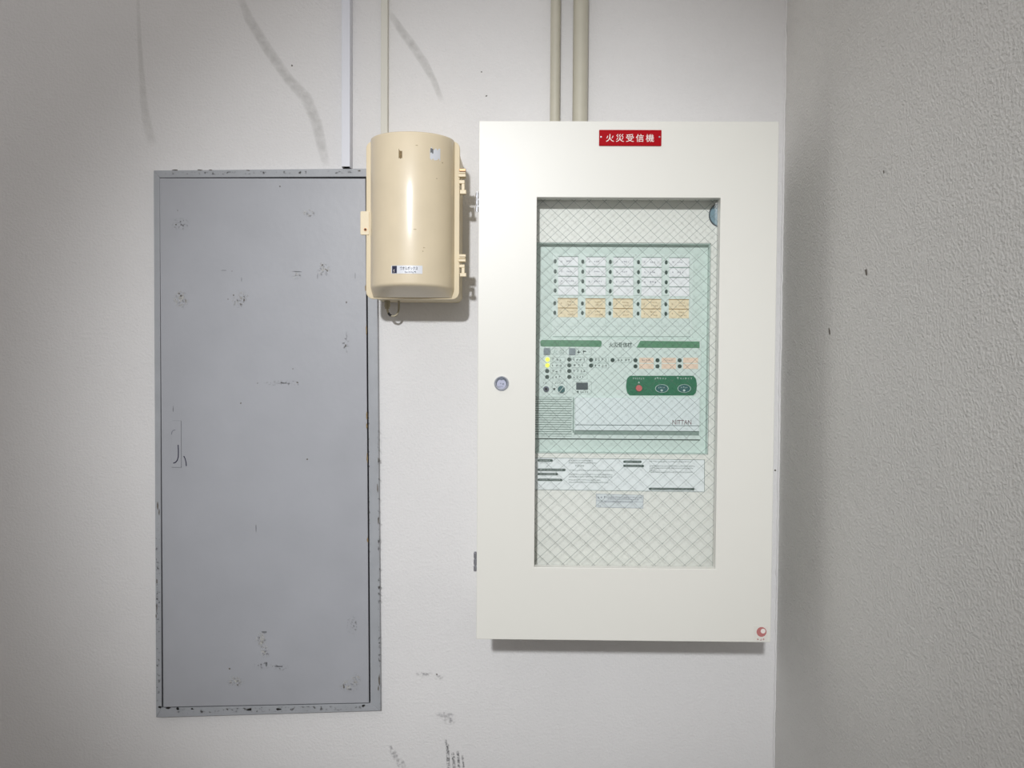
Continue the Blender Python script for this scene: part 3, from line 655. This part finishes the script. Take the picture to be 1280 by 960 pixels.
dp = pr_rect('display', 720.2, 478.2, 734.8, 487.2, M_lcd, rcv, t=.001, bev=.0003)
X, Z = at(722.2, 489.8, YC); MB().disc(X, Z, .0018, YC - .001, YC, 12).build('small_lamp', M_led, rcv, smooth=True)
ol.build('panel_outline', M_line, uni); pt.build('panel_print', M_gink, uni)
# green switch field with bulging ends
pp = []
for i in range(9): a = -1 + i / 4; pp.append((871 - 2.6 * a * a - (2 if abs(a) == 1 else 0), 482 + a * 12.3))
for i in range(9): a = 1 - i / 4; pp.append((782.6 + 2.6 * a * a + (2 if abs(a) == 1 else 0), 482 + a * 12.3))
MB().prism(quad(YC, *pp), YC - .001, YC).build('switch_field', M_green2, rcv, bevel=.0003); ysf = YC - .001
X, Z = at(798.6, 485.2, ysf); MB().disc(X, Z, .0064, ysf - .004, ysf, 24, rt=.9).build('push_button', M_pink, rcv, smooth=True)
for px in (827.2, 855.2):
    X, Z = at(px, 485.6, ysf); b_ = MB().disc(X, Z, .0122, ysf - .002, ysf, 28, rz=.0076, rt=.94).build('push_button', M_green3, rcv, smooth=True)
    MB().ring(X, Z, .0128, .0119, ysf - .0008, ysf, 28, k=.63).build('button_outline', M_rcv, b_); MB().disc(X - .0005, Z - .0036, .0022, ysf - .0026, ysf - .002, 12).build('button_lamp', M_rcv, b_)
    mb = MB(); strokes(mb, X - .007, X + .007, Z + .002, .003, ysf - .002); mb.build('button_print', M_rcv, b_)
mb = MB()
for a, b in ((791, 808), (818, 836), (846, 865)):
    x0, x1, z0, z1 = rect(a, 471.6, b, 474.4, ysf); strokes(mb, x0, x1, (z0 + z1) / 2, z1 - z0, ysf)
X, Z = at(798.6, 478, ysf); mb.prism([(X - .002, Z - .0015), (X + .002, Z - .0015), (X, Z + .002)], ysf - .0003, ysf)
mb.build('switch_print', M_rcv, rcv)
# speaker grille: backing and slats
x0, x1, z0, z1 = rect(672.5, 496.2, 714.5, 545.2, YC)
sg = MB().box(x0 - .012, x1, YC - .0006, YC, z0, z1).build('speaker_grille', M_line, rcv)
n = 17; pz = (z1 - z0) / n; slat = MB().box(x0 - .012, x1, -.0022, 0, -pz * .30, pz * .30).mesh('slat', M_rcv2)
for i in range(n): link('slat', slat, sg, (0, YC - .0006, z0 + pz * (i + .5)))
# hinged lower flap with its lip
x0, x1, z0, z1 = rect(718.3, 497.2, 873.8, 538.2, YC); zl = at(790, 531.2, YC)[1]
flp = MB().box(x0, x1, YC - .006, YC, zl, z1).build('flap', M_flap, rcv, bevel=.0012)
MB().box(x0 + .0005, x1 - .0005, YC - .0045, YC, z0, zl - .0009).build('flap_lip', M_flap, flp, bevel=.0008)
x0, x1, z0, z1 = rect(717.5, 538.4, 873.8, 543.8, YC); MB().box(x0, x1, YC - .0004, YC, z0, z1).build('recess_shade', M_line, flp)  # shadow of the recess below the lip, painted as a darker strip
pr_rect('flap_edge', 715.9, 496.5, 717.3, 541, M_line, rcv, t=.0006)
x0, x1, z0, z1 = rect(840.5, 525, 864.2, 530.6, YC - .006); text_mesh('logo_print', 'NITTAN', x0, x1, z0, z1, YC - .006, mat('maroon_print', (128, 104, 108), .6), flp, fat=.006)
